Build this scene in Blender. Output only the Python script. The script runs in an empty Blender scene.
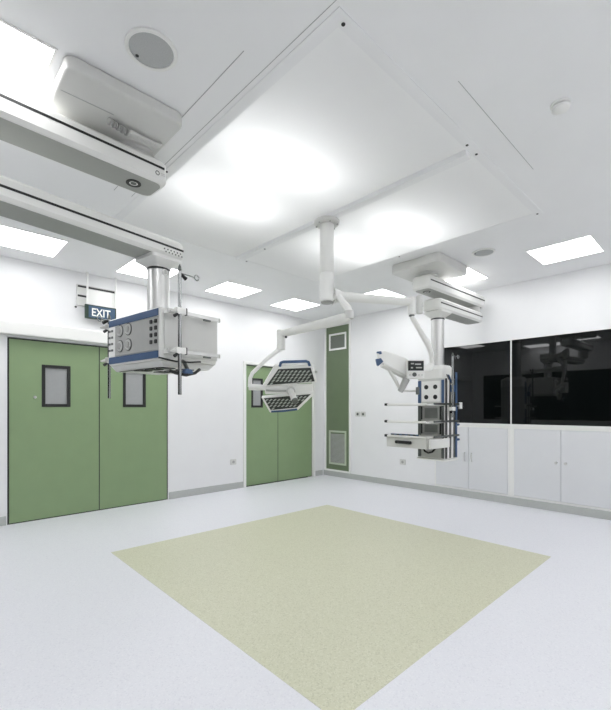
import bpy, bmesh, math, random
from mathutils import Matrix, Vector
random.seed(7)
SC = bpy.context.scene
COL = SC.collection
W = {}                      # world matrices of every object made here
PI = math.pi

# ------------------------------------------------------------------ materials
def mat(name, col, rough=0.5, metal=0.0, var=0.0, vscale=40.0, bump=0.0, bscale=200.0, spec=0.5, coat=0.0):
    m = bpy.data.materials.new(name); m.use_nodes = True
    nt = m.node_tree; p = nt.nodes['Principled BSDF']
    p.inputs['Base Color'].default_value = (*col, 1)
    p.inputs['Roughness'].default_value = rough
    p.inputs['Metallic'].default_value = metal
    p.inputs['Specular IOR Level'].default_value = spec
    p.inputs['Coat Weight'].default_value = coat
    tc = nt.nodes.new('ShaderNodeTexCoord')
    if var > 0:
        n = nt.nodes.new('ShaderNodeTexNoise'); n.inputs['Scale'].default_value = vscale; n.inputs['Detail'].default_value = 4
        nt.links.new(tc.outputs['Object'], n.inputs['Vector'])
        mr = nt.nodes.new('ShaderNodeMapRange')
        mr.inputs['From Min'].default_value = .3; mr.inputs['From Max'].default_value = .7
        mr.inputs['To Min'].default_value = 1 - var; mr.inputs['To Max'].default_value = 1 + var
        nt.links.new(n.outputs['Fac'], mr.inputs['Value'])
        mx = nt.nodes.new('ShaderNodeVectorMath'); mx.operation = 'SCALE'
        mx.inputs[0].default_value = col
        nt.links.new(mr.outputs['Result'], mx.inputs['Scale'])
        nt.links.new(mx.outputs['Vector'], p.inputs['Base Color'])
    if bump > 0:
        n2 = nt.nodes.new('ShaderNodeTexNoise'); n2.inputs['Scale'].default_value = bscale
        nt.links.new(tc.outputs['Object'], n2.inputs['Vector'])
        b = nt.nodes.new('ShaderNodeBump'); b.inputs['Strength'].default_value = bump; b.inputs['Distance'].default_value = .002
        nt.links.new(n2.outputs['Fac'], b.inputs['Height']); nt.links.new(b.outputs['Normal'], p.inputs['Normal'])
    return m

def terrazzo(name, base, fleck_dark, fleck_light, scale, rough, seam=None, amount=.1):
    """homogeneous vinyl with small chips"""
    m = bpy.data.materials.new(name); m.use_nodes = True
    nt = m.node_tree; p = nt.nodes['Principled BSDF']; N = nt.nodes; L = nt.links
    tc = N.new('ShaderNodeTexCoord')
    v = N.new('ShaderNodeTexVoronoi'); v.inputs['Scale'].default_value = scale
    L.new(tc.outputs['Object'], v.inputs['Vector'])
    sep = N.new('ShaderNodeSeparateColor'); L.new(v.outputs['Color'], sep.inputs['Color'])
    def pick(sock, thr, cmpop):
        q = N.new('ShaderNodeMath'); q.operation = cmpop; q.inputs[1].default_value = thr
        L.new(sock, q.inputs[0]); return q.outputs[0]
    def mix(a, b, f):
        q = N.new('ShaderNodeMix'); q.data_type = 'RGBA'
        if isinstance(a, tuple): q.inputs['A'].default_value = (*a, 1)
        else: L.new(a, q.inputs['A'])
        q.inputs['B'].default_value = (*b, 1); L.new(f, q.inputs['Factor']); return q.outputs['Result']
    c = mix(base, fleck_dark, pick(sep.outputs['Red'], amount, 'LESS_THAN'))
    c = mix(c, fleck_light, pick(sep.outputs['Green'], 1 - amount * 1.4, 'GREATER_THAN'))
    L.new(c, p.inputs['Base Color'])
    p.inputs['Roughness'].default_value = rough; p.inputs['Specular IOR Level'].default_value = .35
    return m

def emis(name, col, strength):
    m = bpy.data.materials.new(name); m.use_nodes = True
    nt = m.node_tree; nt.nodes.clear()
    e = nt.nodes.new('ShaderNodeEmission'); o = nt.nodes.new('ShaderNodeOutputMaterial')
    e.inputs['Color'].default_value = (*col, 1); e.inputs['Strength'].default_value = strength
    nt.links.new(e.outputs[0], o.inputs[0]); return m

def fabric():
    m = bpy.data.materials.new('airflow_fabric'); m.use_nodes = True
    nt = m.node_tree; nt.nodes.clear()
    o = nt.nodes.new('ShaderNodeOutputMaterial'); mx = nt.nodes.new('ShaderNodeMixShader')
    d = nt.nodes.new('ShaderNodeBsdfDiffuse'); t = nt.nodes.new('ShaderNodeBsdfTranslucent')
    tc = nt.nodes.new('ShaderNodeTexCoord'); w = nt.nodes.new('ShaderNodeTexNoise'); w.inputs['Scale'].default_value = 900
    nt.links.new(tc.outputs['Object'], w.inputs['Vector'])
    mr = nt.nodes.new('ShaderNodeMapRange'); mr.inputs['To Min'].default_value = .90; mr.inputs['To Max'].default_value = .96
    nt.links.new(w.outputs['Fac'], mr.inputs['Value']); nt.links.new(mr.outputs[0], d.inputs['Color'])
    t.inputs['Color'].default_value = (.86, .87, .87, 1)
    mx.inputs[0].default_value = FAB_T
    nt.links.new(d.outputs[0], mx.inputs[1]); nt.links.new(t.outputs[0], mx.inputs[2]); nt.links.new(mx.outputs[0], o.inputs[0])
    return m

PANEL_E, TUBE_E, FAB_T, EXPO = 6.2, 8.0, .25, 0.52

M = dict(
    wall=mat('painted_wall', (.82, .822, .83), .55, var=.012, vscale=3, bump=.05, bscale=350),
    ceil=mat('painted_ceiling', (.86, .862, .87), .6, var=.012, vscale=2),
    plenum=mat('plenum_white', (.42, .42, .42), .8),
    plenumg=mat('plenum_pale', (.85, .85, .85), .8),
    floor=terrazzo('white_vinyl', (.775, .78, .825), (.725, .73, .78), (.805, .81, .85), 150, .38),
    inlay=terrazzo('beige_green_vinyl', (.62, .62, .47), (.54, .54, .40), (.67, .67, .53), 150, .42, amount=.14),
    base=mat('grey_skirting', (.47, .485, .47), .5, var=.03),
    seam=mat('seam_grey', (.42, .43, .43), .7),
    frame_w=mat('white_powder_coat', (.80, .80, .79), .35),
    trimw=mat('white_trim', (.84, .84, .82), .4),
    green=mat('green_laminate', (.235, .33, .175), .38, var=.02, vscale=5),
    greend=mat('dark_green_laminate', (.15, .198, .118), .42, var=.03, vscale=5),
    greent=mat('pale_green_trim', (.50, .56, .44), .45),
    black=mat('black_rubber', (.012, .013, .013), .4),
    dark=mat('dark_slot', (.03, .03, .032), .6),
    doorpane=mat('grey_door_glass', (.36, .37, .37), .12, var=.02, vscale=30),
    glass=mat('black_glass', (.003, .004, .004), .025, spec=.36),
    cab=mat('grey_white_cabinet', (.72, .73, .745), .35, var=.008, vscale=4),
    alu=mat('satin_aluminium', (.62, .62, .61), .32, .9),
    steel=mat('polished_steel', (.38, .39, .39), .22, 1.0),
    steeld=mat('dark_steel', (.14, .15, .145), .3, .8),
    med=mat('white_enamel', (.78, .78, .755), .3, var=.01, vscale=6),
    medg=mat('light_grey_enamel', (.64, .64, .62), .38, var=.015, vscale=8),
    face=mat('grey_fascia', (.40, .405, .39), .4, var=.02, vscale=20),
    sock=mat('pale_outlet_ring', (.52, .525, .51), .35),
    blue=mat('navy_blue_trim', (.045, .095, .20), .4, var=.03, vscale=20),
    led=mat('lamp_face_dark', (.025, .03, .027), .35),
    lens=mat('grey_green_lens', (.42, .46, .42), .15),
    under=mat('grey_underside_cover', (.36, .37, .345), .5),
    screen=mat('dark_screen', (.015, .018, .018), .12),
    speaker=mat('grey_grille', (.46, .47, .47), .7, var=.12, vscale=420),
    exitblue=mat('exit_sign_blue', (.04, .085, .15), .35),
    exitedge=mat('exit_sign_edge', (.02, .045, .03), .4),
    exitw=mat('exit_letter_white', (.86, .88, .84), .5),
    mesh=mat('grey_mesh', (.20, .21, .20), .6, var=.1, vscale=300),
    lamp=emis('panel_light', (.985, .99, 1), PANEL_E),
    tube=emis('plenum_lamp', (.985, .99, 1), TUBE_E),
)
M['fabric'] = fabric()

# ------------------------------------------------------------------ building blocks
class B:
    """collects shapes in world coordinates (or through a frame) and links them as ONE mesh object"""
    def __init__(s, frame=None): s.bm = bmesh.new(); s.f = frame or Matrix()
    def v(s, p): return s.bm.verts.new(s.f @ Vector(p))
    def face(s, vs):
        try: return s.bm.faces.new(vs)
        except ValueError: return None
    def box(s, a, b):
        x0, y0, z0 = (min(a[i], b[i]) for i in range(3)); x1, y1, z1 = (max(a[i], b[i]) for i in range(3))
        v = [s.v(p) for p in ((x0,y0,z0),(x1,y0,z0),(x1,y1,z0),(x0,y1,z0),(x0,y0,z1),(x1,y0,z1),(x1,y1,z1),(x0,y1,z1))]
        for q in ((3,2,1,0),(4,5,6,7),(0,1,5,4),(1,2,6,5),(2,3,7,6),(3,0,4,7)): s.face([v[i] for i in q])
        return s
    def prism(s, poly, z0, z1, axes='xyz', scale1=1.0):
        """polygon swept along the third axis; axes permutes (u, v, w) into x, y, z"""
        def put(u, w, h):
            d = dict(zip(axes, (u, w, h))); return (d['x'], d['y'], d['z'])
        cu = sum(p[0] for p in poly)/len(poly); cv = sum(p[1] for p in poly)/len(poly)
        a = [s.v(put(u, w, z0)) for u, w in poly]
        b = [s.v(put(cu+(u-cu)*scale1, cv+(w-cv)*scale1, z1)) for u, w in poly]
        n = len(poly); s.face(a[::-1]); s.face(b)
        for i in range(n): s.face([a[i], a[(i+1)%n], b[(i+1)%n], b[i]])
        return s
    def loft(s, rings):
        rr = [[s.v(p) for p in r] for r in rings]; n = len(rr[0])
        s.face(rr[0][::-1]); s.face(rr[-1])
        for a, b in zip(rr, rr[1:]):
            for i in range(n): s.face([a[i], a[(i+1)%n], b[(i+1)%n], b[i]])
        return s
    def cyl(s, p0, p1, r0, r1=None, n=24):
        r1 = r0 if r1 is None else r1
        p0 = Vector(p0); p1 = Vector(p1); d = (p1-p0).normalized()
        u = d.orthogonal().normalized(); w = d.cross(u)
        return s.loft([[p0+r0*(math.cos(2*PI*i/n)*u+math.sin(2*PI*i/n)*w) for i in range(n)],
                       [p1+r1*(math.cos(2*PI*i/n)*u+math.sin(2*PI*i/n)*w) for i in range(n)]])
    def lathe(s, c, prof, n=32):
        """profile of (radius, z) about the vertical through c"""
        return s.loft([[(c[0]+r*math.cos(2*PI*i/n), c[1]+r*math.sin(2*PI*i/n), z) for i in range(n)] for r, z in prof])
    def tube(s, pts, r, n=12):
        pts = [Vector(p) for p in pts]; rs = r if isinstance(r, (list, tuple)) else [r]*len(pts)
        rings = []; u = None
        for i, p in enumerate(pts):
            t = (pts[min(i+1, len(pts)-1)]-pts[max(i-1, 0)]).normalized()
            if u is None: u = t.orthogonal().normalized()
            else: u = (u-t*u.dot(t)).normalized()
            w = t.cross(u)
            rings.append([p+rs[i]*(math.cos(2*PI*k/n)*u+math.sin(2*PI*k/n)*w) for k in range(n)])
        return s.loft(rings)
    def ring(s, c, nrm, r0, r1, h, n=28):
        """flat annulus of thickness h"""
        c = Vector(c); d = Vector(nrm).normalized(); u = d.orthogonal().normalized(); w = d.cross(u)
        def circ(r, o): return [s.v(c+d*o+r*(math.cos(2*PI*i/n)*u+math.sin(2*PI*i/n)*w)) for i in range(n)]
        a, b, e, f = circ(r0, 0), circ(r1, 0), circ(r1, h), circ(r0, h)
        for q in ((a, b), (b, e), (e, f), (f, a)):
            for i in range(n): s.face([q[0][i], q[1][i], q[1][(i+1)%n], q[0][(i+1)%n]])
        return s
    def build(s, name, m, parent=None, bevel=0, seg=2, smooth=True):
        me = bpy.data.meshes.new(name); o = bpy.data.objects.new(name, me)
        bmesh.ops.recalc_face_normals(s.bm, faces=s.bm.faces)
        base = W[parent.name] if parent else None
        if parent is None:
            zs = [v.co for v in s.bm.verts]
            lo = Vector([min(c[i] for c in zs) for i in range(3)]); hi = Vector([max(c[i] for c in zs) for i in range(3)])
            base = Matrix.Translation(((lo.x+hi.x)/2, (lo.y+hi.y)/2, lo.z)); o.location = base.translation
        s.bm.transform(base.inverted())
        s.bm.to_mesh(me); s.bm.free()
        if parent: o.parent = parent
        W[o.name] = base.copy()
        COL.objects.link(o); me.materials.append(M[m] if isinstance(m, str) else m)
        if smooth:
            for p in me.polygons: p.use_smooth = True
            me.set_sharp_from_angle(angle=math.radians(35))
        if bevel:
            b = o.modifiers.new('bevel', 'BEVEL'); b.width = bevel; b.segments = seg; b.limit_method = 'ANGLE'; b.angle_limit = math.radians(40)
            b.harden_normals = smooth
        return o

def tag(o, label=None, cat=None, group=None, kind=None):
    if label: o['label'] = label
    if cat: o['category'] = cat
    if group: o['group'] = group
    if kind: o['kind'] = kind
    return o
def empty(name, loc, label, cat, group=None, rz=0):
    o = bpy.data.objects.new(name, None); COL.objects.link(o); o.empty_display_size = .1
    o.location = loc; o.rotation_euler = (0, 0, rz)
    W[o.name] = Matrix.Translation(loc) @ Matrix.Rotation(rz, 4, 'Z')
    return tag(o, label, cat, group)
def rrect(x0, y0, x1, y1, r, n=5):
    out = []
    for cx, cy, a in ((x1-r, y1-r, 0), (x0+r, y1-r, 90), (x0+r, y0+r, 180), (x1-r, y0+r, 270)):
        for k in range(n+1):
            t = math.radians(a+90*k/n); out.append((cx+r*math.cos(t), cy+r*math.sin(t)))
    return out
def arc(c, r, a0, a1, n, plane='xy'):
    out = []
    for k in range(n+1):
        t = math.radians(a0+(a1-a0)*k/n); u, w = r*math.cos(t), r*math.sin(t)
        out.append({'xy': (c[0]+u, c[1]+w, c[2]), 'xz': (c[0]+u, c[1], c[2]+w), 'yz': (c[0], c[1]+u, c[2]+w)}[plane])
    return out
def frame4(b, ax, lo, hi, t, d0, d1):
    """picture-frame of bar width t in the plane normal to ax ('x' or 'y'): lo/hi = (u, z) corners"""
    (u0, z0), (u1, z1) = lo, hi
    for (a, c, e, f) in ((u0, z0, u0+t, z1), (u1-t, z0, u1, z1), (u0+t, z0, u1-t, z0+t), (u0+t, z1-t, u1-t, z1)):
        if ax == 'y': b.box((a, d0, c), (e, d1, f))
        else: b.box((d0, a, c), (d1, e, f))
    return b

# ------------------------------------------------------------------ camera
ANG = math.radians(46.2549457)
fwd = Vector((math.cos(ANG), math.sin(ANG), 0)); rgt = Vector((math.sin(ANG), -math.cos(ANG), 0)); up = Vector((0, 0, 1))
CAM = Vector((-5.91488, -5.65044, 1.298)); FPX = 413.0
cd = bpy.data.cameras.new('camera'); cam = bpy.data.objects.new('camera', cd); COL.objects.link(cam)
cam.location = CAM; cam.rotation_euler = (PI/2, 0, ANG-PI/2)
cd.sensor_fit = 'AUTO'; cd.sensor_width = 36; cd.lens = FPX/710*36; cd.shift_y = (409-355)/710; cd.clip_start = .05
SC.camera = cam

# ------------------------------------------------------------------ the room
XL, YB, H = -6.62, -6.30, 3.0          # back walls; the far corner of the room is the origin
KX0, KX1, KY0, KY1 = -4.585, -1.96, -4.47, -1.73      # airflow canopy above, floor inlay below
fl = B().box((XL, YB, -.12), (0, 0, 0)).build('floor', 'floor'); tag(fl, 'white speckled vinyl floor', kind='structure')
il = B().prism([(-4.633, -4.508), (-1.848, -4.522), (-1.834, -1.812), (-4.603, -1.735)], 0, .0015).build('inlay', 'inlay', fl, smooth=False); il['label'] = 'square beige-green vinyl inlay under the airflow canopy'
ce = B()
ce.box((XL, YB, H), (KX0, 0, H+.02)); ce.box((KX1, YB, H), (0, 0, H+.02)); ce.box((KX0, YB, H), (KX1, KY0, H+.02)); ce.box((KX0, KY1, H), (KX1, 0, H+.02))
ce = ce.build('ceiling', 'ceil', smooth=False); tag(ce, 'smooth white ceiling', kind='structure')
s = B()
for a, b in (((-4.772, -4.03), (-4.768, -2.3)), ((-4.636, -4.62), (-4.633, -2.3)), ((-3.86, -4.652), (-2.72, -4.649))): s.box((*a, H-.0015), (*b, H+.001))
s.build('seam', 'seam', ce, smooth=False)

# left wall (y = 0) with the two door openings
def wall(name, axis, rects, d0, d1, label):
    b = B()
    for u0, z0, u1, z1 in rects:
        if axis == 'y': b.box((u0, d0, z0), (u1, d1, z1))
        else: b.box((d0, u0, z0), (d1, u1, z1))
    return tag(b.build(name, 'wall', smooth=False), label, kind='structure')
D1 = (-5.13, -3.24, 2.11); D2 = (-1.885, -.30, 2.045)
wall('wall_left', 'y', ((XL-.15, -.12, D1[0], H), (D1[0], D1[2], D1[1], H), (D1[1], -.12, D2[0], H), (D2[0], D2[2], D2[1], H), (D2[1], -.12, .15, H)), 0, .15, 'white wall with the two green double doors')
CY0, CY1 = -4.735, -2.385            # opening of the cabinet and window wall
wall('wall_right', 'x', ((YB-.15, -.12, CY0, H), (CY0, -.12, CY1, .10), (CY0, 2.25, CY1, H), (CY1, -.12, 0, H)), 0, .15, 'white wall with black windows over cabinets')
wall('wall_back', 'y', ((XL-.15, -.12, .15, H),), YB-.15, YB, 'white wall behind the camera')
wall('wall_side', 'x', ((YB, -.12, 0, H),), XL-.15, XL, 'white wall beside the camera')

w3 = B().box((XL+.001, -5.4, 1.0), (XL+.012, -.35, 2.3)).build('window_3', 'glass'); tag(w3, 'long black glass added on the unseen side wall to darken reflections', kind='structure')  # unseen black glass, added so the right-wall windows reflect darkness
tag(frame4(B(), 'x', (-5.43, .97), (-.32, 2.33), .03, XL, XL+.02).build('added_window_frame', 'trimw', bevel=.003), 'white frame of the added black glass beside the camera', kind='structure')  # frame belonging to the added black glass

def skirting(name, boxes, label):
    b = B()
    for a, c in boxes: b.box(a, c)
    return tag(b.build(name, 'base', bevel=.003), label, kind='structure')
skirting('baseboard_left', (((XL, -.014, .0005), (-5.14, 0, .10)), ((-3.225, -.014, .0005), (-1.935, 0, .10)), ((-.255, -.014, .0005), (-.05, 0, .10))), 'grey skirting under the door wall')
skirting('baseboard_right', (((-.014, YB, .0005), (0, -.0, .098)),), 'grey skirting under cabinets and green panel')

# ---- doors
def door(n, x0, xm, x1, top, wins, label, proud):
    root = empty('door_%d' % n, ((x0+x1)/2, 0, 0), label, None); tag(root, kind='structure')
    for (a, c), (w0, w1) in zip(((x0, xm), (xm, x1)), wins):
        lf = B()
        a2, c2 = a+.006, c-.006
        z0, z1 = 1.335, 1.81
        for r in ((a2, .010, w0, top-.01), (w1, .010, c2, top-.01), (w0, .010, w1, z0), (w0, z1, w1, top-.01)):
            lf.box((r[0], proud, r[1]), (r[2], proud+.045, r[3]))
        leaf = lf.build('leaf', 'green', root, smooth=False)
        frame4(B(), 'y', (w0-.012, z0-.012), (w1+.012, z1+.012), .036, proud-.007, proud+.03).build('window_frame', 'black', leaf, bevel=.003)
        B().box((w0+.02, proud+.012, z0+.02), (w1-.02, proud+.018, z1-.02)).build('pane', 'doorpane', leaf)
    e = B()
    e.box((x0-.008, proud+.006, .002), (x0+.005, proud+.045, top)); e.box((x1-.005, proud+.006, .002), (x1+.008, proud+.045, top))
    e.box((xm-.0055, proud+.004, .002), (xm+.0055, proud+.04, top-.01)); e.box((x0, proud+.004, top-.009), (x1, proud+.045, top+.004)); e.box((x0, proud+.004, .001), (x1, proud+.04, .0095))
    e.build('seal', 'black', root, smooth=False)
    return root
d1 = door(1, -5.117, -4.162, -3.248, 2.10, ((-4.785, -4.506), (-3.856, -3.573)), 'wide green double door with two small windows', .005)
B().cyl((-4.865, .005, 1.435), (-4.865, -.012, 1.435), .016).build('door_handle', 'alu', d1).__setitem__('label', 'small round pale pull')
d2 = door(2, -1.872, -1.161, -.312, 2.035, ((-1.735, -1.515), (-.90, -.655)), 'narrower green double door in the far corner', .03)
fr = B()
fr.box((-1.935, -.018, .0005), (-1.882, .06, 2.09)); fr.box((-.303, -.018, .0005), (-.255, .06, 2.09)); fr.box((-1.882, -.018, 2.043), (-.303, .06, 2.09))
fr.build('door_frame', 'trimw', d2, bevel=.004)
t = B().box((-6.4, -.10, 2.125), (-3.06, -.0005, 2.285)); tag(t.build('trim_1', 'trimw', bevel=.02, seg=3), 'white rail cover over the wide green door', kind='structure')
B().box((-.345, -.05, 1.99), (-.235, -.0185, 2.035)).build('door_closer', 'alu', d2, bevel=.004)

# ---- tall green return-air panel beside the corner
rp = empty('air_return_panel', (0, -.375, .06), 'tall narrow dark green wall panel with two grilles beside the corner', 'wall panel')
B().box((-.022, -.665, .105), (-.001, -.085, 2.88)).build('panel', 'greend', rp, bevel=.003)
frame4(B(), 'x', (-.70, .10), (-.05, 2.92), .034, -.034, -.001).build('frame', 'trimw', rp, bevel=.004)
for z0, z1, fm, label in ((2.425, 2.745, 'trimw', 'white framed upper grille'), (.235, .885, 'greent', 'pale green framed lower grille')):
    g = frame4(B(), 'x', (-.60, z0), (-.165, z1), .035, -.034, -.022).build('grille', fm, rp, bevel=.002); g['label'] = label
    b = B(); k = int((z1-z0-.08)/.022)
    for i in range(k):
        z = z0+.042+i*.022; b.prism([(-.030, z), (-.026, z), (-.0235, z+.014), (-.0275, z+.014)], -.563, -.202, 'xzy')
    b.build('louvre', 'mesh' if z0 > 1 else 'face', g, smooth=False)

# ---- black windows over white cabinets, set into the right wall
def opening_frame():
    b = B()
    b.box((-.006, CY0, 1.055), (.10, CY1, 1.092)); b.box((-.006, CY0, 2.235), (.10, CY1, 2.25)); b.box((-.006, -3.529, 1.092), (.10, -3.513, 2.235))
    b.box((-.006, CY0, 1.092), (.10, CY0+.014, 2.235)); b.box((-.006, CY1-.010, 1.092), (.10, CY1, 2.235))
    return tag(b.build('trim_2', 'trimw', bevel=.002), 'white frame around the two black windows', kind='structure')
opening_frame()
for n, (a, c, lab) in enumerate(((-3.513, CY1-.010, 'black glass window nearer the corner'), (CY0+.014, -3.529, 'black glass window at the right edge')), 1):
    wn = B().box((.004, a+.001, 1.093), (.016, c-.001, 2.234)).build('window_%d' % n, 'glass'); tag(wn, lab, kind='structure')
def cabinet(y0, ym, y1, label, hz, small):
    root = empty('cabinet_unit', (.1, (y0+y1)/2, .10), label, 'cabinet', 'cabinets under the black windows')
    b = B(); b.box((.018, y0, .1005), (.145, y1, 1.0545)); b.build('body', 'cab', root)
    frame4(B(), 'x', (y0, .1005), (y1, 1.0545), .024, -.004, .018).build('face_frame', 'trimw', root, bevel=.002)
    for a, c, sgn in ((y0+.026, ym-.002, 1), (ym+.002, y1-.026, -1)):
        d = B().box((-.008, a, .128), (.017, c, 1.028)).build('door', 'cab', root, bevel=.003)
        yh = (c-.05) if sgn > 0 else (a+.05)
        h = B()
        if small:
            h.cyl((-.008, yh, hz), (-.026, yh, hz), .017); h.cyl((-.026, yh, hz), (-.034, yh, hz), .011)
        else:
            h.tube([(-.008, yh, hz-.06), (-.03, yh, hz-.055), (-.034, yh, hz), (-.03, yh, hz+.055), (-.008, yh, hz+.06)], .007)
        h.build('handle', 'alu', d)
    return root
cabinet(-3.505, -2.93, CY1-.002, 'pale grey two-door cabinet with bar handles under the window nearer the corner', .595, False)
cabinet(CY0+.002, -4.12, -3.537, 'pale grey two-door cabinet with round knobs under the right-edge window', .615, True)
tag(B().box((-.003, -3.5365, .1005), (.10, -3.5055, 1.0545)).build('trim_3', 'trimw', bevel=.002), 'white filler strip between the two cabinets', kind='structure')

# ---- small things on the walls
def outlet(axis, u, z, label, n=1):
    f = Matrix.Translation((u, 0, z)) if axis == 'y' else Matrix.Translation((0, u, z)) @ Matrix.Rotation(-PI/2, 4, 'Z')
    root = empty('wall_outlet', tuple(f.translation), label, 'wall outlet')
    for k in range(n):
        ox = (k-(n-1)/2)*.125
        pl = B(f).prism(rrect(ox-.055, -.045, ox+.055, .045, .008, 3), -.009, -.0005, 'xzy').build('plate', 'medg', root, bevel=.002)
        B(f).cyl((ox, -.009, 0), (ox, -.0115, 0), .024).build('socket', 'face' if n == 1 else 'steeld', pl)
        hh = B(f)
        for q in (-.009, .009): hh.cyl((ox+q, -.0115, 0), (ox+q, -.0125, 0), .004, n=10)
        hh.build('hole', 'black', pl)
    return root
outlet('y', -2.13, .44, 'single white outlet low on the wall left of the far door')
outlet('x', -1.81, .417, 'single white outlet low on the wall under the shelf pendant')
outlet('x', -.92, 1.205, 'double switch plate at mid height right of the tall green panel', 2)

# exit sign on two rods
sg = empty('exit_sign', (-4.17, -.07, 2.45), 'blue EXIT sign hanging from the ceiling above the wide green door', 'exit sign')
x0, x1, z0, z1 = -4.345, -3.995, 2.435, 2.59
B().box((x0, -.085, z0), (x1, -.060, z1)).build('panel', 'exitblue', sg, bevel=.002)
frame4(B(), 'y', (x0-.008, z0-.008), (x1+.008, z1+.008), .012, -.089, -.056).build('frame', 'exitedge', sg, bevel=.002)
B().box((x0+.005, -.0865, z0+.005), (x0+.03, -.0855, z1-.005)).build('edge_strip', 'exitedge', sg)
for xx in (-4.325, -3.985): B().cyl((xx, -.0725, z1+.008), (xx, -.0725, H-.0005), .012, n=10).build('rod', 'trimw', sg)
cu = bpy.data.curves.new('letters', 'FONT'); cu.body = 'EXIT'; cu.size = .138; cu.extrude = .001; cu.align_x = 'CENTER'; cu.offset = .002
to = bpy.data.objects.new('letters_source', cu); COL.objects.link(to)
bpy.context.view_layer.update()
me = bpy.data.meshes.new_from_object(to.evaluated_get(bpy.context.evaluated_depsgraph_get()))
bpy.data.objects.remove(to); bpy.data.curves.remove(cu)
me.transform(W['exit_sign'].inverted() @ Matrix.Translation((-4.17, -.0875, z0+.028)) @ Matrix.Rotation(PI/2, 4, 'X') @ Matrix.Diagonal((.80, 1, 1, 1)))
me.materials.clear(); me.materials.append(M['exitw'])
lt = bpy.data.objects.new('letters', me); lt.parent = sg; COL.objects.link(lt); W[lt.name] = W['exit_sign'].copy(); lt['label'] = 'white word EXIT'
# pale slotted wall vent behind the sign
wv = empty('wall_vent', (-4.2, 0, 2.58), 'pale slotted wall vent behind the EXIT sign', 'wall vent')
B().box((-4.43, -.022, 2.58), (-3.975, -.0005, 2.845)).build('housing', 'medg', wv, bevel=.003)
for a, c in ((-4.42, 2.808), (-4.42, 2.69)): B().box((a, -.0245, c), (-3.985 if c > 2.7 else -4.30, -.0225, c+.024)).build('slot', 'dark', wv)
B().box((-4.30, -.030, 2.60), (-3.985, -.0225, 2.80)).build('cover', 'trimw', wv, bevel=.002)
B().cyl((-4.438, -.0005, 2.56), (-4.438, -.01, 2.56), .012).build('screw', 'dark', wv)

# ------------------------------------------------------------------ ceiling
cn = empty('airflow_canopy', ((KX0+KX1)/2, (KY0+KY1)/2, H), 'large square glowing white airflow canopy in the ceiling centre', 'ceiling canopy')
b = B(); q = .045
for a, c in (((KX0-.02, KY0-.02), (KX1+.02, KY0+q)), ((KX0-.02, KY1-q), (KX1+.02, KY1+.02)), ((KX0-.02, KY0+q), (KX0+q, KY1-q)), ((KX1-q, KY0+q), (KX1+.02, KY1-q))):
    b.box((*a, H-.004), (*c, H-.0005))
b.build('frame', 'ceil', cn, smooth=False)
XM = -3.248
B().prism([(XM-.045, H-.003), (XM-.035, H-.035), (XM+.035, H-.035), (XM+.045, H-.003)], KY0+q+.001, KY1-q-.001, 'xzy').build('centre_bar', 'ceil', cn, bevel=.004)
for xa, xb in ((KX0+q, XM-.04), (XM+.04, KX1-q)):
    b = B(); vs = [b.v(p) for p in ((xa, KY0+q, H-.002), (xb, KY0+q, H-.002), (xb, KY1-q, H-.002), (xa, KY1-q, H-.002))]; b.face(vs)
    b.build('fabric_panel', 'fabric', cn, smooth=False)
b = B()                                   # plenum shell above the fabric
for a, c in (((KX0-.05, KY0-.05, H+.02), (KX0, KY1+.05, H+.42)), ((KX1, KY0-.05, H+.02), (KX1+.05, KY1+.05, H+.42)), ((KX0, KY0-.05, H+.02), (KX1, KY0, H+.42)), ((KX0, KY1, H+.02), (KX1, KY1+.05, H+.42)), ((KX0-.05, KY0-.05, H+.42), (KX1+.05, KY1+.05, H+.47))): b.box(a, c)
pl = b.build('plenum', 'plenumg', ce, smooth=False)
b = B()                                   # white lamp boxes over the middle of each half
for xa, xb in ((KX0+.002, XM-.02), (XM+.02, KX1-.002)):
    b.box((xa, -4.00, H+.16), (xb, -3.98, H+.40)); b.box((xa, -2.24, H+.16), (xb, -2.22, H+.40))
    b.box((xa, -3.98, H+.385), (xb, -2.24, H+.40)); b.box((xa, -3.98, H+.021), (xa+.01, -2.24, H+.385)); b.box((xb-.01, -3.98, H+.021), (xb, -2.24, H+.385))
b.build('lamp_box', 'plenum', pl, smooth=False)
for xm in (-4.02, -2.52):
    for yy in (-3.5, -2.78):
        B().box((xm-.42, yy-.10, H+.24), (xm+.42, yy+.10, H+.27)).build('lamp_tube', 'tube', pl)
for x, y in ((-4.535, -4.45), (-3.327, -4.45), (-3.19, -4.45), (-1.975, -4.45), (-3.12, -1.75), (-4.59, -2.83), (-3.248, -2.25), (-1.98, -3.05)):
    zz = H-.0355 if abs(x+3.248) < .012 else H-.0045
    B().cyl((x, y, zz), (x, y, zz-.003), .009, n=12).build('screw', 'dark', cn)

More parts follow.
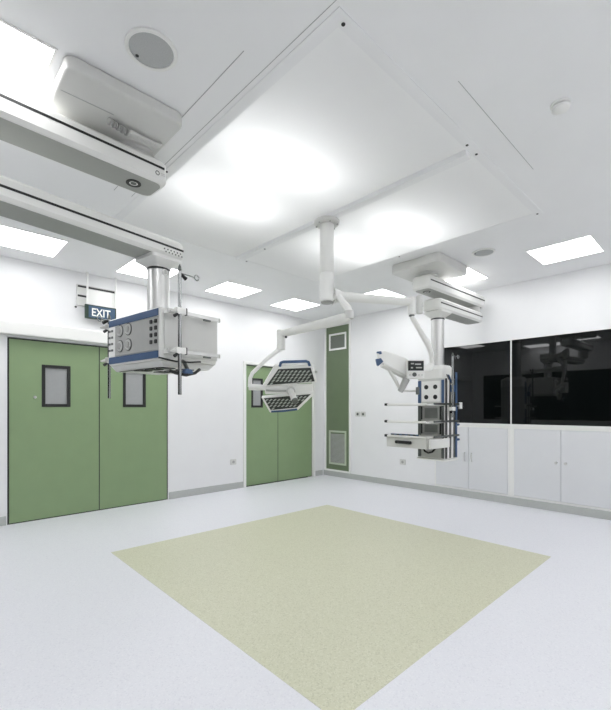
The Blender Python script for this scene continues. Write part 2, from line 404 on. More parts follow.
LABELS = {
    (-1.37, -.66): 'square ceiling light nearest the room corner above the far green door',
    (-2.57, -.66): 'square ceiling light over the wall left of the far green door',
    (-3.79, -.64): 'square ceiling light right of the EXIT sign behind the left pendant column',
    (-5.05, -.66): 'square ceiling light above the left leaf of the wide green door',
    (-.80, -1.90): 'square ceiling light behind the surgical lamp arm near the right wall',
    (-.80, -3.13): 'square ceiling light above the arms of the shelf pendant',
    (-.82, -4.37): 'square ceiling light above the right-edge black window',
    (-5.71, -3.13): 'square ceiling light beside the left pendant mount at the top left edge',
}
def ceiling_light(x, y, label, group):
    r = empty('ceiling_light', (x, y, H), label, 'ceiling light', group); h = .30
    b = B()
    for a, c in (((x-h, y-h), (x+h, y-h+.012)), ((x-h, y+h-.012), (x+h, y+h)), ((x-h, y-h+.012), (x-h+.012, y+h-.012)), ((x+h-.012, y-h+.012), (x+h, y+h-.012))): b.box((*a, H-.006), (*c, H-.0005))
    b.build('frame', 'trimw', r)
    B().box((x-h+.0125, y-h+.0125, H-.004), (x+h-.0125, y+h-.0125, H-.0005)).build('diffuser', 'lamp', r)
for (x, y), lab in LABELS.items(): ceiling_light(x, y, lab, 'square ceiling lights')
for x, y in ((-5.71, -4.45), (-6.28, -1.95), (-6.28, -2.60), (-1.37, -5.85), (-2.57, -5.85), (-3.79, -5.85), (-5.05, -5.85)):  # unseen lights added beside and behind the camera to brighten the room
    ceiling_light(x, y, 'square ceiling light added out of view to light the room', 'added square ceiling lights out of view')

def ceiling_speaker(x, y, r, label):
    t = empty('ceiling_speaker', (x, y, H), label, 'ceiling speaker', 'round ceiling speakers')
    B().ring((x, y, H-.0005), (0, 0, -1), r-.018, r, .012, 40).build('rim', 'trimw', t, bevel=.003)
    B().lathe((x, y), [(r-.019, H-.001), (r-.019, H-.008), (r*.6, H-.011), (.002, H-.012)], 40).build('grille', 'speaker', t)
    B().cyl((x-.04, y+.07, H-.010), (x-.04, y+.07, H-.0125), .008).build('screw', 'dark', t)
ceiling_speaker(-5.09, -3.735, .118, 'round grey ceiling speaker at the top left beside the left pendant mount')
ceiling_speaker(-1.425, -3.75, .118, 'round grey ceiling speaker beside the mount of the shelf pendant')
sd = empty('smoke_detector', (-3.295, -4.97, H), 'small white round smoke detector on the upper right ceiling', 'smoke detector')
B().lathe((-3.295, -4.97), [(.05, H-.0005), (.05, H-.012), (.046, H-.014)]).build('base', 'trimw', sd)
B().lathe((-3.295, -4.97), [(.040, H-.0145), (.040, H-.019)]).build('gap', 'steeld', sd)
B().lathe((-3.295, -4.97), [(.046, H-.0195), (.044, H-.032), (.03, H-.04), (.002, H-.041)]).build('cap', 'trimw', sd)

# ------------------------------------------------------------------ ceiling pendants
def arm_frame(p, yaw): return Matrix.Translation((p[0], p[1], 0)) @ Matrix.Rotation(yaw, 4, 'Z')
def pendant_arm(root, p, yaw, x0, x1, zs, hw, z0, z1, s0, s1, label, cap_x=None):
    """box-section arm along local x; a black stripe at height zs on its near (-y) side"""
    f = arm_frame(p, yaw)
    prof = rrect(x0, -hw, x1, hw, .055, 5)
    a = B(f).loft([[(u+(.02 if u < (x0+x1)/2 else -.02), w*.86, z0) for u, w in prof], [(u, w, z0+.022) for u, w in prof], [(u, w, z1-.02) for u, w in prof],
                   [(u+(.02 if u < (x0+x1)/2 else -.02), w*.86, z1) for u, w in prof]]).build('arm', 'med', root, bevel=.006)
    if label: a['label'] = label
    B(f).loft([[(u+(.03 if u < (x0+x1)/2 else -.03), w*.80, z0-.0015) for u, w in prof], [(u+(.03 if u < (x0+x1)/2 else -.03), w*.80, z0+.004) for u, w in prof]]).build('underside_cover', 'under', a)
    B(f).box((s0, -hw-.002, zs-.007), (s1, -hw+.001, zs+.007)).build('stripe', 'black', a)
    B(f).box((s0, hw-.001, zs-.007), (s1, hw+.002, zs+.007)).build('stripe', 'black', a)
    if cap_x is not None:
        B(f).ring((cap_x, 0, z0-.002), (0, 0, -1), .026, .045, .004).build('pivot_ring', 'black', a)
        B(f).ring((cap_x, 0, z0-.002), (0, 0, -1), .019, .0255, .003).build('pivot_collar', 'trimw', a)
        B(f).cyl((cap_x, 0, z0), (cap_x, 0, z0-.005), .0185).build('pivot_cap', 'steeld', a)
    return a
def pendant_mount(root, x0, y0, x1, y1, px, py, ztop, zb=2.93):
    b = B().prism(rrect(x0, y0, x1, y1, .05, 4), zb, H-.0005)
    b.build('mount_cover', 'medg', root, bevel=.014, seg=3)
    B().lathe((px, py), [(.125, zb-.0001), (.125, zb-.016), (.105, zb-.022), (.105, ztop)], 36).build('mount_neck', 'medg', root)

# ---- left pendant
p1 = empty('supply_pendant', (-4.475, -2.555, 1.64), 'white ceiling supply pendant at left with a boxy outlet console', 'ceiling pendant', 'ceiling supply pendants')
pendant_mount(p1, -5.38, -3.45, -4.77, -2.81, -4.89, -3.0, 2.885)
Y1 = math.radians(3.1); Y2 = math.radians(9.1)
a1 = pendant_arm(p1, (-4.89, -3.0), Y1, -1.42, .175, 2.83, .128, 2.735, 2.885, -1.36, .142, 'upper arm', cap_x=.0)
f = arm_frame((-4.89, -3.0), Y1)
B(f).ring((.095, -.1285, 2.787), (0, -1, 0), .010, .014, .002).build('badge', 'steeld', a1)
b = B(f); b.box((.118, -.1305, 2.792), (.145, -.128, 2.796)); b.box((.118, -.1305, 2.782), (.150, -.128, 2.785)); b.build('badge_line', 'medg', a1)
CP1 = (-4.58, -2.672)
a2 = pendant_arm(p1, CP1, Y2, -1.62, .150, 2.48, .128, 2.41, 2.545, -1.55, .128, 'lower arm')
f = arm_frame(CP1, Y2)
for k in range(6):
    for r_ in range(2):
        B(f).cyl((-.035+k*.027+r_*.012, -.1285, 2.452-r_*.018), (-.035+k*.027+r_*.012, -.1315, 2.452-r_*.018), .0055, n=8).build('air_hole', 'steeld', a2)
B().cyl((-6.10, -3.02, 2.545), (-6.10, -3.02, 2.735), .10).build('arm_joint', 'medg', p1)
sq = [(u, w) for u, w in rrect(-.125, -.125, .125, .125, .03, 5)]
n = len(sq)
cir = []
for u, w in sq:
    r = math.hypot(u, w); cir.append((u/r*.088, w/r*.088))
B(f).loft([[(u, w, 2.409) for u, w in sq], [(u, w, 2.385) for u, w in sq], [(u, w, 2.345) for u, w in cir], [(u, w, 2.335) for u, w in cir]]).build('column_head', 'med', p1)
B(f).cyl((0, 0, 2.335), (0, 0, 2.322), .083, n=36).build('column_ring', 'black', p1)
B(f).cyl((0, 0, 2.322), (0, 0, 2.0), .079, n=36).build('column', 'alu', p1)
B(f).ring((.0, -.080, 2.30), (0, -1, 0), .016, .022, .006).build('lock_ring', 'trimw', p1)

KY = math.radians(7.5)
C1 = Matrix.Translation((-4.491, -2.540, 0)) @ Matrix.Rotation(KY, 4, 'Z')
hx, hy, zb, zt = .245, .36, 1.637, 2.0
con = B(C1).box((-hx, -hy, zb), (hx, hy, zt)).build('console', 'med', p1, bevel=.014, seg=3)
B(C1).loft([[(-hx+.01, -hy+.01, zb-.001), (hx-.01, -hy+.01, zb-.001), (hx-.01, hy-.01, zb-.001), (-hx+.01, hy-.01, zb-.001)],
            [(-hx+.05, -hy+.02, zb-.045), (hx-.06, -hy+.02, zb-.045), (hx-.06, hy-.02, zb-.045), (-hx+.05, hy-.02, zb-.045)]]).build('console_base', 'medg', p1, bevel=.006)
xf = -hx-.001
def cf(t): return hy-t*2*hy            # t: 0 far (left in the photo) to 1 near
B(C1).box((xf-.006, cf(.02), zt-.062), (xf, cf(.985), zt-.012)).build('blue_strip', 'blue', con, bevel=.002)
B(C1).box((xf-.006, cf(.02), zb+.012), (xf, cf(.985), zb+.062)).build('blue_strip', 'blue', con, bevel=.002)
fa = B(C1).box((xf-.004, cf(.155), zb+.066), (xf, cf(.985), zt-.066)).build('fascia', 'face', con, bevel=.002)
lf = B(C1).box((xf-.005, cf(.015), zb+.066), (xf, cf(.150), zt-.066)).build('end_fascia', 'trimw', con, bevel=.002)
for t_ in (.27, .44):
    for z in (1.775, 1.89):
        o = B(C1).cyl((xf-.004, cf(t_), z), (xf-.014, cf(t_), z), .040, n=28).build('gas_outlet', 'sock', fa, bevel=.003)
        B(C1).ring((xf-.0045, cf(t_), z), (-1, 0, 0), .041, .046, .004).build('gas_ring', 'steeld', o)
        B(C1).cyl((xf-.014, cf(t_), z), (xf-.020, cf(t_), z), .024, n=24).build('gas_nozzle', 'face', o, )
for t_ in (.868, .95):
    for k in range(4):
        z = 1.762+k*.047
        B(C1).prism(rrect(cf(t_)-.014, z-.014, cf(t_)+.014, z+.014, .006, 3), xf-.010, xf-.004, 'yzx').build('socket', 'black', fa)
for t_ in (.045, .10):
    for k in range(4):
        z = 1.755+k*.05
        B(C1).box((xf-.010, cf(t_)-.012, z-.010), (xf-.005, cf(t_)+.012, z+.006)).build('socket', 'steeld', lf)
for k in range(3):
    for j in range(2):
        yy = -.27+k*.15; xx = -.14+j*.16
        B(C1).box((xx-.05, yy-.045, zb-.052), (xx+.05, yy+.045, zb-.0455)).build('socket', 'black', p1)
B(C1).box((-.2, -.28, zb-.048), (-.19, .28, zb-.0455)).build('base_slot', 'dark', p1)
# big grey end plate and the rails with their brackets
for sgn, lab in ((-1, 'near'), (1, 'far')):
    e = sgn*(hy+.0005)
    B(C1).box((-.215, e, zb+.03), (.245, e+sgn*.010, zt-.03)).build('end_plate', 'medg', con, bevel=.004)
    for zr in (1.695, 1.965):
        r = B(C1).box((-.235, sgn*(hy+.075), zr-.014), (.20, sgn*(hy+.085), zr+.014)).build('rail', 'alu', p1, bevel=.003)
        for xx in (-.20, .13): B(C1).box((xx-.016, sgn*(hy+.0006), zr-.012), (xx+.016, sgn*(hy+.0755), zr+.012)).build('rail_bracket', 'med', r, bevel=.002)
        B(C1).cyl((.209, sgn*(hy+.08), zr), (.2005, sgn*(hy+.08), zr), .016).build('rail_end', 'trimw', r)
        B(C1).box((.06, sgn*(hy+.0745), zr-.026), (.12, sgn*(hy+.089), zr-.0145)).build('rail_clip', 'steeld', r)
HK = C1 @ Matrix.Translation((-.15, 0, 0))
# cable hook below the near end
hk = B(HK); hk.tube([(-.06, -hy-.06, 1.56), (-.02, -hy-.075, 1.545), (.06, -hy-.08, 1.535), (.14, -hy-.075, 1.555), (.19, -hy-.06, 1.585)], .011).build('cable_hook', 'black', p1)
B(HK).tube([(.07, -hy-.08, 1.538), (.085, -hy-.06, 1.58), (.09, -hy-.02, 1.63), (.09, -hy+.06, 1.66)], .014).build('hook_stem', 'steeld', p1)
B(HK).prism([(.03, 1.545), (.11, 1.545), (.10, 1.575), (.05, 1.58)], -hy-.10, -hy-.062, 'xzy').build('hook_clamp', 'blue', p1, bevel=.004)
B(HK).tube([(-.12, -hy-.03, 1.645), (0, -hy-.045, 1.628), (.12, -hy-.04, 1.632), (.22, -hy-.03, 1.645)], .006).build('cable', 'black', p1)
# hose under the mount
hp = [(-5.12, -3.23, 2.925), (-5.10, -3.225, 2.908), (-5.06, -3.215, 2.902), (-5.02, -3.205, 2.902)]
b = B()
for k in range(9):
    x = -5.115+k*.013; b.cyl((x, -3.225+k*.003, 2.905), (x+.007, -3.2235+k*.003, 2.905), .020 if k % 2 == 0 else .016, n=16)
b.build('corrugated_sleeve', 'face', p1)
for dy, dz in ((0, 0), (-.028, -.002)):
    B().tube([(-5.00, -3.20+dy, 2.905+dz), (-4.93, -3.185+dy, 2.908), (-4.87, -3.18+dy, 2.908), (-4.82, -3.175+dy, 2.914), (-4.80, -3.172+dy, 2.928)], .0095).build('hose', 'medg', p1)
B().box((-5.36, -3.262, 2.9285), (-5.10, -3.258, 2.9305)).build('cover_seam', 'seam', p1)

def iv_pole(frame, x, y, z0, z1, clamps, hooks, label):
    o = frame @ Vector((x, y, z0))
    r = empty('iv_pole', tuple(o), label, 'pole', 'steel poles clamped to the pendants')
    B(frame).cyl((x, y, z0), (x, y, z1), .0125, n=16).build('pole', 'steel', r)
    B(frame).lathe((x, y), [(.006, z1), (.013, z1+.006), (.010, z1+.03), (.003, z1+.045)], 16).build('tip', 'steeld', r)
    for sgn, L_, zz in hooks:
        h = B(frame); h.tube([(x+sgn*.0125, y, zz), (x+sgn*L_, y, zz)], .0045, 8)
        h.tube(arc((x+sgn*(L_+.018), y, zz), .018, 0, 345, 18, 'xz'), .0045, 8)
        h.build('hook', 'steel', r)
        B(frame).cyl((x+sgn*.014, y, zz-.008), (x+sgn*.05, y, zz-.03), .010, .014, n=12).build('knob', 'black', r)
    for zc, sg_ in clamps:
        c = B(frame).box((x-.03, y-.0130 if sg_ < 0 else y-.02, zc-.022), (x+.045, y+.030 if sg_ < 0 else y+.013, zc+.022)).build('clamp', 'trimw', r, bevel=.004)
        B(frame).box((x+.046, y-.010, zc-.025), (x+.056, y+.012, zc+.025)).build('clamp_lever', 'black', c, bevel=.003)
        B(frame).cyl((x-.031, y, zc-.003), (x-.07, y, zc-.012), .016, .006, n=14).build('clamp_knob', 'medg', c)
        B(frame).cyl((x-.02, y-.004, zc-.024), (x-.045, y-.004, zc-.042), .010, .012, n=12).build('clamp_screw', 'black', c)
    return r
iv_pole(C1, -.165, -hy-.116, 1.395, 2.235, ((1.965, -1), (1.695, -1)), ((1, .12, 2.222),), 'steel pole with ring hook clamped to the near end of the left console')
iv_pole(C1, -.185, hy+.116, 1.385, 2.03, ((1.965, 1), (1.695, 1)), ((-1, .06, 2.025), (1, .07, 2.0)), 'steel pole behind the far end of the left console in front of the EXIT sign')

# ---- right pendant with shelves
p2 = empty('shelf_pendant', (-1.285, -3.124, .70), 'white ceiling supply pendant with three shelves and a drawer before the black window', 'ceiling pendant', 'ceiling supply pendants')
pendant_mount(p2, -1.80, -3.435, -1.10, -2.81, -1.48, -3.12, 2.85, 2.895)
pendant_arm(p2, (-1.49, -3.105), math.radians(-1.3), -.15, 1.31, 2.785, .12, 2.69, 2.85, -.11, 1.28, 'upper arm', cap_x=.0)
pendant_arm(p2, (-1.275, -3.13), math.radians(-.5), -.17, 1.01, 2.55, .12, 2.475, 2.61, -.14, .98, 'lower arm')
B().cyl((-.32, -3.135, 2.61), (-.32, -3.135, 2.69), .09).build('arm_joint', 'medg', p2)
f2 = arm_frame((-1.275, -3.13), math.radians(-2))
B(f2).loft([[(u, w, 2.474) for u, w in sq], [(u, w, 2.455) for u, w in sq], [(u, w, 2.405) for u, w in cir], [(u, w, 2.395) for u, w in cir]]).build('column_head', 'med', p2)
B(f2).cyl((0, 0, 2.395), (0, 0, 2.38), .080, n=36).build('column_ring', 'black', p2)
B(f2).cyl((0, 0, 2.38), (0, 0, 1.82), .076, n=36).build('column', 'alu', p2)
# console: local frame at its near corner, x into the room's right, y along the front
C2 = Matrix.Translation((-1.425, -3.300, 0)) @ Matrix.Rotation(math.radians(-2), 4, 'Z')
cw, cdp = .36, .28
con2 = B(C2).box((.0, .0, .705), (cdp, cw, 1.66)).build('console', 'medg', p2, bevel=.008)
B(C2).loft([[(u, w, 1.6605) for u, w in rrect(-.01, .03, cdp+.01, cw+.01, .05)], [(u, w, 1.77) for u, w in rrect(-.01, .03, cdp+.01, cw+.01, .05)], [(u, w, 1.82) for u, w in rrect(.04, .05, cdp-.03, cw-.06, .05)]]).build('top_shell', 'med', p2, bevel=.008)
for y0_, y1_ in ((.005, .04), (cw-.05, cw-.005)):
    B(C2).box((-.006, y0_, 1.37), (-.0005, y1_, 1.64)).build('blue_strip', 'blue', con2, bevel=.002)
    B(C2).box((-.006, y0_, .72), (-.0005, y1_, 1.369)).build('dark_channel', 'steeld', con2, bevel=.002)
sp = B(C2).box((-.010, .055, 1.385), (-.0005, cw-.06, 1.63)).build('outlet_panel', 'trimw', con2, bevel=.003)
for yy in (.115, .235):
    for z in (1.44, 1.56): B(C2).cyl((-.010, yy, z), (-.015, yy, z), .027, n=20).build('socket', 'black', sp)
for z0_, z1_ in ((1.17, 1.33), (1.00, 1.13)):
    B(C2).box((-.008, .06, z0_), (-.0005, cw-.07, z1_)).build('equipment_panel', 'face', con2, bevel=.003)
    B(C2).box((-.0105, .085, z0_+.02), (-.008, cw-.10, z1_-.02)).build('vent_mesh', 'mesh', con2)
    for yy in (.048, cw-.063): B(C2).box((-.012, yy-.006, z0_), (-.0065, yy+.010, z1_)).build('black_strip', 'black', con2)
B(C2).box((-.008, .045, .72), (-.0005, cw-.055, .845)).build('base_panel', 'face', con2)
B(C2).tube([(-.02, cw-.09, .83), (-.035, cw-.12, .79), (-.04, cw-.17, .775), (-.035, cw-.22, .79), (-.02, cw-.25, .83)], .011).build('cable_loop', 'black', p2)
B(C2).box((-.015, -.012, .685), (cdp+.01, cw+.008, .7045)).build('base_plate', 'trimw', p2, bevel=.003)
# side (-y) channels
for xx, m_, w_ in ((.012, 'black', .02), (.055, 'trimw', .035), (.10, 'black', .016), (.145, 'med', .04), (.20, 'steeld', .02), (.245, 'blue', .03)):
    B(C2).box((xx-w_/2+.01, -.012, .72), (xx+w_/2+.01, -.0005, 1.74 if m_ == 'blue' else 1.655)).build('side_channel', m_, con2)
B(C2).prism([(.045, 1.70), (.065, 1.70), (.15, 1.60), (.13, 1.60)], -.022, -.0125, 'xzy').build('blue_brace', 'blue', con2)
B(C2).prism([(.01, 1.70), (.03, 1.70), (.08, 1.64), (.06, 1.64)], -.022, -.0125, 'xzy').build('blue_brace', 'steeld', con2)
B(C2).box((.10, -.03, 1.50), (.19, -.0125, 1.58)).build('rail_lock', 'blue', con2, bevel=.004)
SX0, SX1, SY0, SY1 = -.372, -.018, -.004, .565
for k, z in enumerate((1.353, 1.152, .982)):
    sh = B(C2).box((SX0, SY0, z-.016), (SX1, SY1, z)).build('shelf', 'med', p2, bevel=.006)
    tr = B(C2); tr.box((SX0-.012, SY0+.005, z-.012), (SX0-.0005, SY1-.03, z+.010)); tr.build('shelf_rail', 'trimw', sh, bevel=.003)
    B(C2).box((SX0-.016, SY1-.028, z-.016), (SX0+.02, SY1+.008, z+.014)).build('bumper', 'black', sh, bevel=.006)
    B(C2).box((SX0+.10, SY0-.014, z-.008), (cdp+.01, SY0-.0135-.012, z+.014)).build('side_rail', 'steeld', sh, bevel=.002)
    B(C2).box((SX1-.03, SY0-.0134, z-.010), (SX1, SY0-.0005, z+.006)).build('rail_bracket', 'steeld', sh)
b = B(C2); b.box((-.355, .02, .848), (-.02, .545, .9655)); dr = b.build('drawer', 'med', p2, bevel=.006)
B(C2).box((-.355, -.032, .852), (.06, -.0135, .960)).build('drawer_side', 'med', dr, bevel=.004)
dr['label'] = 'shallow white drawer under the lowest shelf'
B(C2).box((-.366, .012, .850), (-.3555, .553, .963)).build('drawer_front', 'medg', dr, bevel=.004)
B(C2).prism(rrect(.20, .895, .42, .93, .012, 4), -.388, -.3665, 'yzx').build('drawer_handle', 'black', dr, bevel=.004)
# row of dark plugs lying along the front of the lowest shelf
B(C2).box((-.360, .12, .9825), (-.345, .50, 1.008)).build('tool_rail', 'blue', p2, bevel=.004)
for k in range(5): B(C2).box((-.366, .15+k*.075, .9825), (-.3605, .185+k*.075, 1.004)).build('plug', 'black', p2)
B(C2).box((cdp+.012, -.04, 1.30), (cdp+.065, -.015, 1.38)).build('rail_clamp', 'trimw', p2, bevel=.005)
B(C2).box((cdp-.02, -.0275, 1.325), (cdp+.0115, -.0265+.008, 1.345)).build('rail_stub', 'alu', p2)
for z in (1.11, .93): B(C2).cyl((cdp+.0105, -.006, z), (cdp+.035, -.006, z), .014).build('knob', 'blue', p2)
iv_pole(C2, .07, -.062, 1.20, 1.91, ((1.30, -1),), ((1, .11, 1.915),), 'thin steel pole with hook on the right side of the shelf pendant')

# ------------------------------------------------------------------ surgical light
SLX, SLY = -3.245, -3.135
sl = empty('surgical_light', (SLX, SLY, 2.25), 'white ceiling surgical light with two hexagonal lamp heads on jointed arms', 'surgical light')
B().lathe((SLX, SLY), [(.115, H-.0355), (.115, H-.06), (.10, H-.072)], 12).build('ceiling_flange', 'medg', sl, bevel=.004)
fb = B()
for k in range(6):
    t_ = 2*PI*k/6; fb.cyl((SLX+.095*math.cos(t_), SLY+.095*math.sin(t_), H-.072), (SLX+.095*math.cos(t_), SLY+.095*math.sin(t_), H-.08), .008, n=8)
fb.build('bolt', 'face', sl)
B().lathe((SLX, SLY), [(.062, H-.072), (.062, 2.505), (.058, 2.50)], 32).build('column', 'med', sl)
B().lathe((SLX, SLY), [(.058, 2.4995), (.064, 2.495), (.064, 2.26), (.055, 2.25)], 32).build('column_sleeve', 'trimw', sl)
B().lathe((SLX, SLY), [(.054, 2.2495), (.054, 2.24), (.046, 2.234)], 32).build('hub_ring', 'face', sl)
def P(px, py, d): return CAM + fwd*d + rgt*((px-305.5)/FPX*d) + up*((409-py)/FPX*d)   # measured spots, as real points in the room
Cl = Vector((SLX, SLY, 0))
elb = Vector((-2.50, -3.53, 2.305)); st = Vector((SLX, SLY, 2.305)); dr_ = (elb-st).normalized()
B().tube([st+dr_*.055, st+dr_*.10, st+dr_*.14, elb-dr_*.03, elb], [.075, .058, .044, .036, .036], 18).build('horizontal_arm', 'med', sl)
k1 = B(); k1.cyl(elb+Vector((0, 0, .045)), elb-Vector((0, 0, .12)), .036, n=24)
k1.build('elbow', 'trimw', sl, bevel=.006)
k1b = elb+rgt*.075
B().cyl(k1b+Vector((0, 0, .06)), k1b-Vector((0, 0, .11)), .030, n=20).build('elbow_cover', 'medg', sl, bevel=.006)
B().cyl(elb-Vector((0, 0, .1205)), elb-Vector((0, 0, .135)), .026).build('elbow_ring', 'steeld', sl)
a0 = elb-Vector((0, 0, .135)); a3 = P(432, 364, 4.08)
B().tube([a0, a0-Vector((0, 0, .03))+rgt*.02, P(429, 346, 4.02), P(431.5, 355, 4.06), a3], [.022, .024, .027, .024, .024], 16).build('spring_arm', 'med', sl)
# second head, seen from behind and turned away
h2 = P(404, 369, 4.02)
B().tube([a3, P(430, 368, 4.08), P(420, 370, 4.07), P(410, 371, 4.05)], [.03, .034, .03, .024], 14).build('yoke', 'trimw', sl)
V = fwd.copy()
def plate(pts, d0, th, name, m, parent, bev=.006, tilt=0.0):
    """solid plate whose outline is given as measured spots at distance d0 (d0 + tilt per px to the right)"""
    c = sum(p[0] for p in pts)/len(pts)
    ring0 = [P(p[0], p[1], d0+tilt*(p[0]-c)) for p in pts]
    ring1 = [q_+V*th for q_ in ring0]
    return B().loft([ring0, ring1]).build(name, m, parent, bevel=bev)
hd2 = plate([(377, 353), (384, 350.5), (396, 354), (407, 358.5), (408, 376), (396, 370.5), (384, 364), (378, 360)], 3.92, .05, 'lamp_head', 'trimw', sl, .012, .004)
hd2['label'] = 'lamp head seen from behind'
plate([(376.8, 351.5), (381.5, 351), (382, 354), (377.5, 354.5)], 3.87, .03, 'grip', 'blue', hd2, .004)
plate([(375.8, 359), (381, 358), (383.5, 361.5), (378.5, 366), (377, 365)], 3.87, .035, 'grip', 'blue', hd2, .004)
lp = B().tube([P(382, 364.5, 3.93), P(394, 370, 3.98), P(406, 377, 4.02)], [.03, .034, .03], 14).build('petal_edge', 'medg', hd2)
B().tube([P(387, 367, 3.95), P(394, 378, 3.95), P(399.5, 388, 3.96)], [.014, .017, .015], 12).build('petal_strut', 'medg', hd2)
B().tube([P(406.5, 379, 3.96), P(403, 386, 3.95), P(400, 391.5, 3.95)], [.034, .032, .026], 14).build('sterile_handle', 'face', hd2)
B().tube([P(402, 390.5, 3.98), P(411, 391, 4.0), P(418, 390.5, 4.0)], .010, 10).build('handle_bar', 'medg', hd2)
plate([(416.5, 387), (419.5, 387), (419.5, 394.5), (416.5, 394.5)], 3.97, .03, 'bar_clamp', 'steeld', hd2, .003)
bx = plate([(407.5, 359.5), (424.5, 359.5), (424.5, 378.5), (407.5, 378.5)], 3.90, .06, 'control_panel', 'trimw', sl, .006)
plate([(408.2, 360.8), (423.8, 360.8), (423.8, 370.6), (408.2, 370.6)], 3.893, .006, 'screen', 'screen', bx, .001)
for q_ in ((411, 363, 414, 364.2), (415, 363.5, 421, 364.8), (411, 367, 413, 368.4), (416, 367, 422, 368.2)):
    plate([(q_[0], q_[1]), (q_[2], q_[1]), (q_[2], q_[3]), (q_[0], q_[3])], 3.890, .0028, 'readout', 'face', bx, 0)
B().cyl(P(414.5, 374.5, 3.899), P(414.5, 374.5, 3.88), .020).build('knob', 'steeld', bx)
for q_ in (410, 419, 422): B().cyl(P(q_, 375, 3.899), P(q_, 375, 3.89), .008, n=12).build('button', 'medg', bx)

# first head
e2 = P(349, 313, 3.56); e3 = P(281, 334, 4.1)
B().tube([Vector((SLX, SLY, 2.285))+rgt*.05, Vector((SLX, SLY, 2.285))+rgt*.11-fwd*.02, P(343, 302.5, 3.60), P(347.5, 308, 3.57), e2], [.030, .030, .030, .034, .034], 16).build('horizontal_arm', 'trimw', sl)
B().cyl(e2+Vector((0, 0, .02)), e2-Vector((0, 0, .05)), .042).build('elbow', 'medg', sl, bevel=.006)
B().tube([e2-Vector((0, 0, .03)), e2-Vector((0, 0, .045))-rgt*.05+fwd*.02, e3], [.036, .046, .036], 18).build('spring_arm', 'med', sl)
B().cyl(e3+Vector((0, 0, .04)), P(281, 350, 4.1), .042, n=24).build('elbow', 'med', sl, bevel=.006)
B().cyl(P(286, 337, 4.06), P(286, 337, 4.03), .012, n=12).build('elbow_screw', 'black', sl)
e5 = P(252.5, 373, 4.12)
B().tube([P(281, 349, 4.1), P(277, 351, 4.1), P(267, 359, 4.11), e5, P(250.2, 378, 4.12), P(250, 387, 4.12)], [.024, .022, .02, .02, .02, .022], 14).build('yoke', 'trimw', sl)
B().tube([P(249, 387, 4.12), P(259, 387.3, 4.12), P(269, 388, 4.12)], [.032, .03, .024], 14).build('yoke_arm', 'trimw', sl)
TILT = math.radians(24)
hn = (-(fwd*math.cos(TILT))-up*math.sin(TILT)).normalized()          # lamp face looks down towards the room's near corner
hu = rgt.copy(); hv = hu.cross(hn); hv = -hv if hv.z < 0 else hv
hc = P(290, 388.5, 4.08)
HF = Matrix(((hu.x, hv.x, hn.x, hc.x), (hu.y, hv.y, hn.y, hc.y), (hu.z, hv.z, hn.z, hc.z), (0, 0, 0, 1)))
SC_ = 4.08/FPX
def L2(pts): return [((x-290)*SC_, (388.5-y)*SC_/math.cos(TILT)*1.0) for x, y in pts]
head = B(HF).prism(L2([(264.5, 386.5), (313, 385), (313, 393), (264.5, 395)]), -.055, -.012).build('lamp_head', 'trimw', sl, bevel=.012)
head['label'] = 'lamp head facing the room'
def inside(poly, x, y):
    c = False; j = len(poly)-1
    for i in range(len(poly)):
        if (poly[i][1] > y) != (poly[j][1] > y) and x < (poly[j][0]-poly[i][0])*(y-poly[i][1])/(poly[j][1]-poly[i][1])+poly[i][0]: c = not c
        j = i
    return c
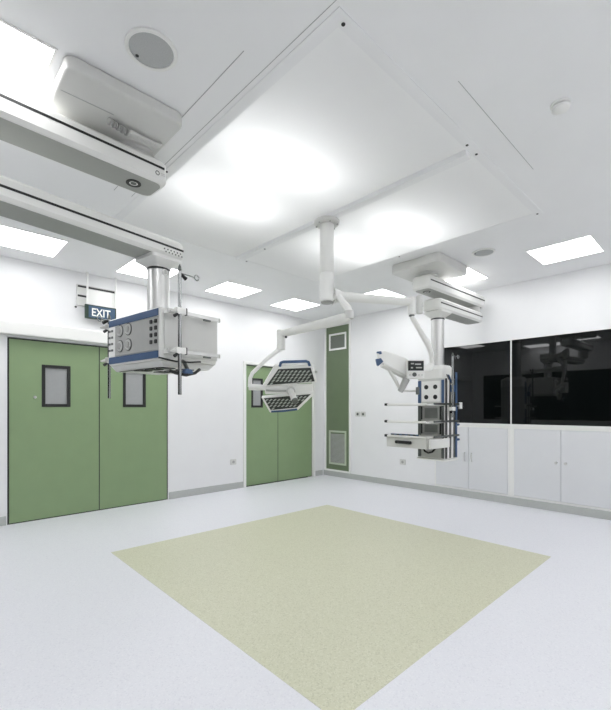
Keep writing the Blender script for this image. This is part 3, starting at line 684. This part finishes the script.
for outer, inner, lab in (
    ([(262.5, 386), (275.5, 366.3), (312.3, 365.6), (317, 382.5)], [(267, 385), (279, 369.8), (310.6, 368.4), (314.6, 381.3)], 'upper lamp petal'),
    ([(260.8, 397.2), (313.6, 391.6), (314, 394.6), (298, 410), (269, 412.8)], [(263.6, 398), (310.8, 393.8), (296.8, 407.2), (270, 409.8)], 'lower lamp petal')):
    pt = B(HF).prism(L2(outer), -.05, .004).build('petal', 'trimw', head, bevel=.008); pt['label'] = lab
    ip = L2(inner)
    B(HF).prism(ip, .0042, .008).build('light_face', 'led', head)
    b = B(HF); dx, dy = .040, .031
    xs = [p[0] for p in ip]; ys = [p[1] for p in ip]; r = 0; y = min(ys)+.018
    while y < max(ys):
        x = min(xs)+(r % 2)*dx/2+.006
        while x < max(xs):
            if all(inside(ip, x+ox, y+oy) for ox, oy in ((.015, 0), (-.015, 0), (0, .012), (0, -.012))):
                b.prism([(x-.019, y-.010), (x-.003, y-.012), (x+.019, y+.007), (x+.005, y+.012)], .0082, .012)
            x += dx
        y += dy; r += 1
    ln = b.build('lens_array', 'lens', head, smooth=False); ln['kind'] = 'stuff'
def headtube(pts, r, name, m):
    return B(HF).tube([(*L2([(x, y)])[0], z) for x, y, z in pts], r, 12).build(name, m, head)
headtube([(280.5, 367, .0), (281.5, 363.6, .012), (284, 362.8, .014), (306, 362.3, .014), (308.3, 363, .012), (309.5, 366.5, .0)], .014, 'grip', 'blue')
headtube([(270.5, 411.5, .002), (283, 410.8, .006), (297, 409.2, .002)], .011, 'grip', 'blue')
hcx, hcy = L2([(291, 390.5)])[0]
B(HF).ring((hcx, hcy, -.01), (0, 0, 1), .030, .046, .03).build('hub', 'medg', head, bevel=.003)
B(HF).cyl((hcx, hcy, -.012), (hcx, hcy, .02), .029).build('hub_cap', 'trimw', head)
hb = P(295.3, 401.8, 3.93); h0 = HF @ Vector((hcx, hcy, .02))
B().tube([h0, h0+(hb-h0)*.3, h0+(hb-h0)*.9], [.024, .030, .032], 18).build('sterile_handle', 'med', head)
B().cyl(h0+(hb-h0)*.9, hb, .033, .026, n=18).build('handle_tip', 'steeld', head)
headtube([(266, 390.5, -.005), (276, 390.8, .004), (287, 390.6, .004)], .010, 'cross_bar', 'face')

# ------------------------------------------------------------------ world and view
w = bpy.data.worlds.new('world'); SC.world = w; w.use_nodes = True
w.node_tree.nodes['Background'].inputs[0].default_value = (.05, .05, .05, 1)
SC.view_settings.view_transform = 'Standard'; SC.view_settings.look = 'None'
SC.view_settings.exposure = EXPO; SC.view_settings.gamma = 1
SC.cycles.max_bounces = 12; SC.cycles.diffuse_bounces = 8
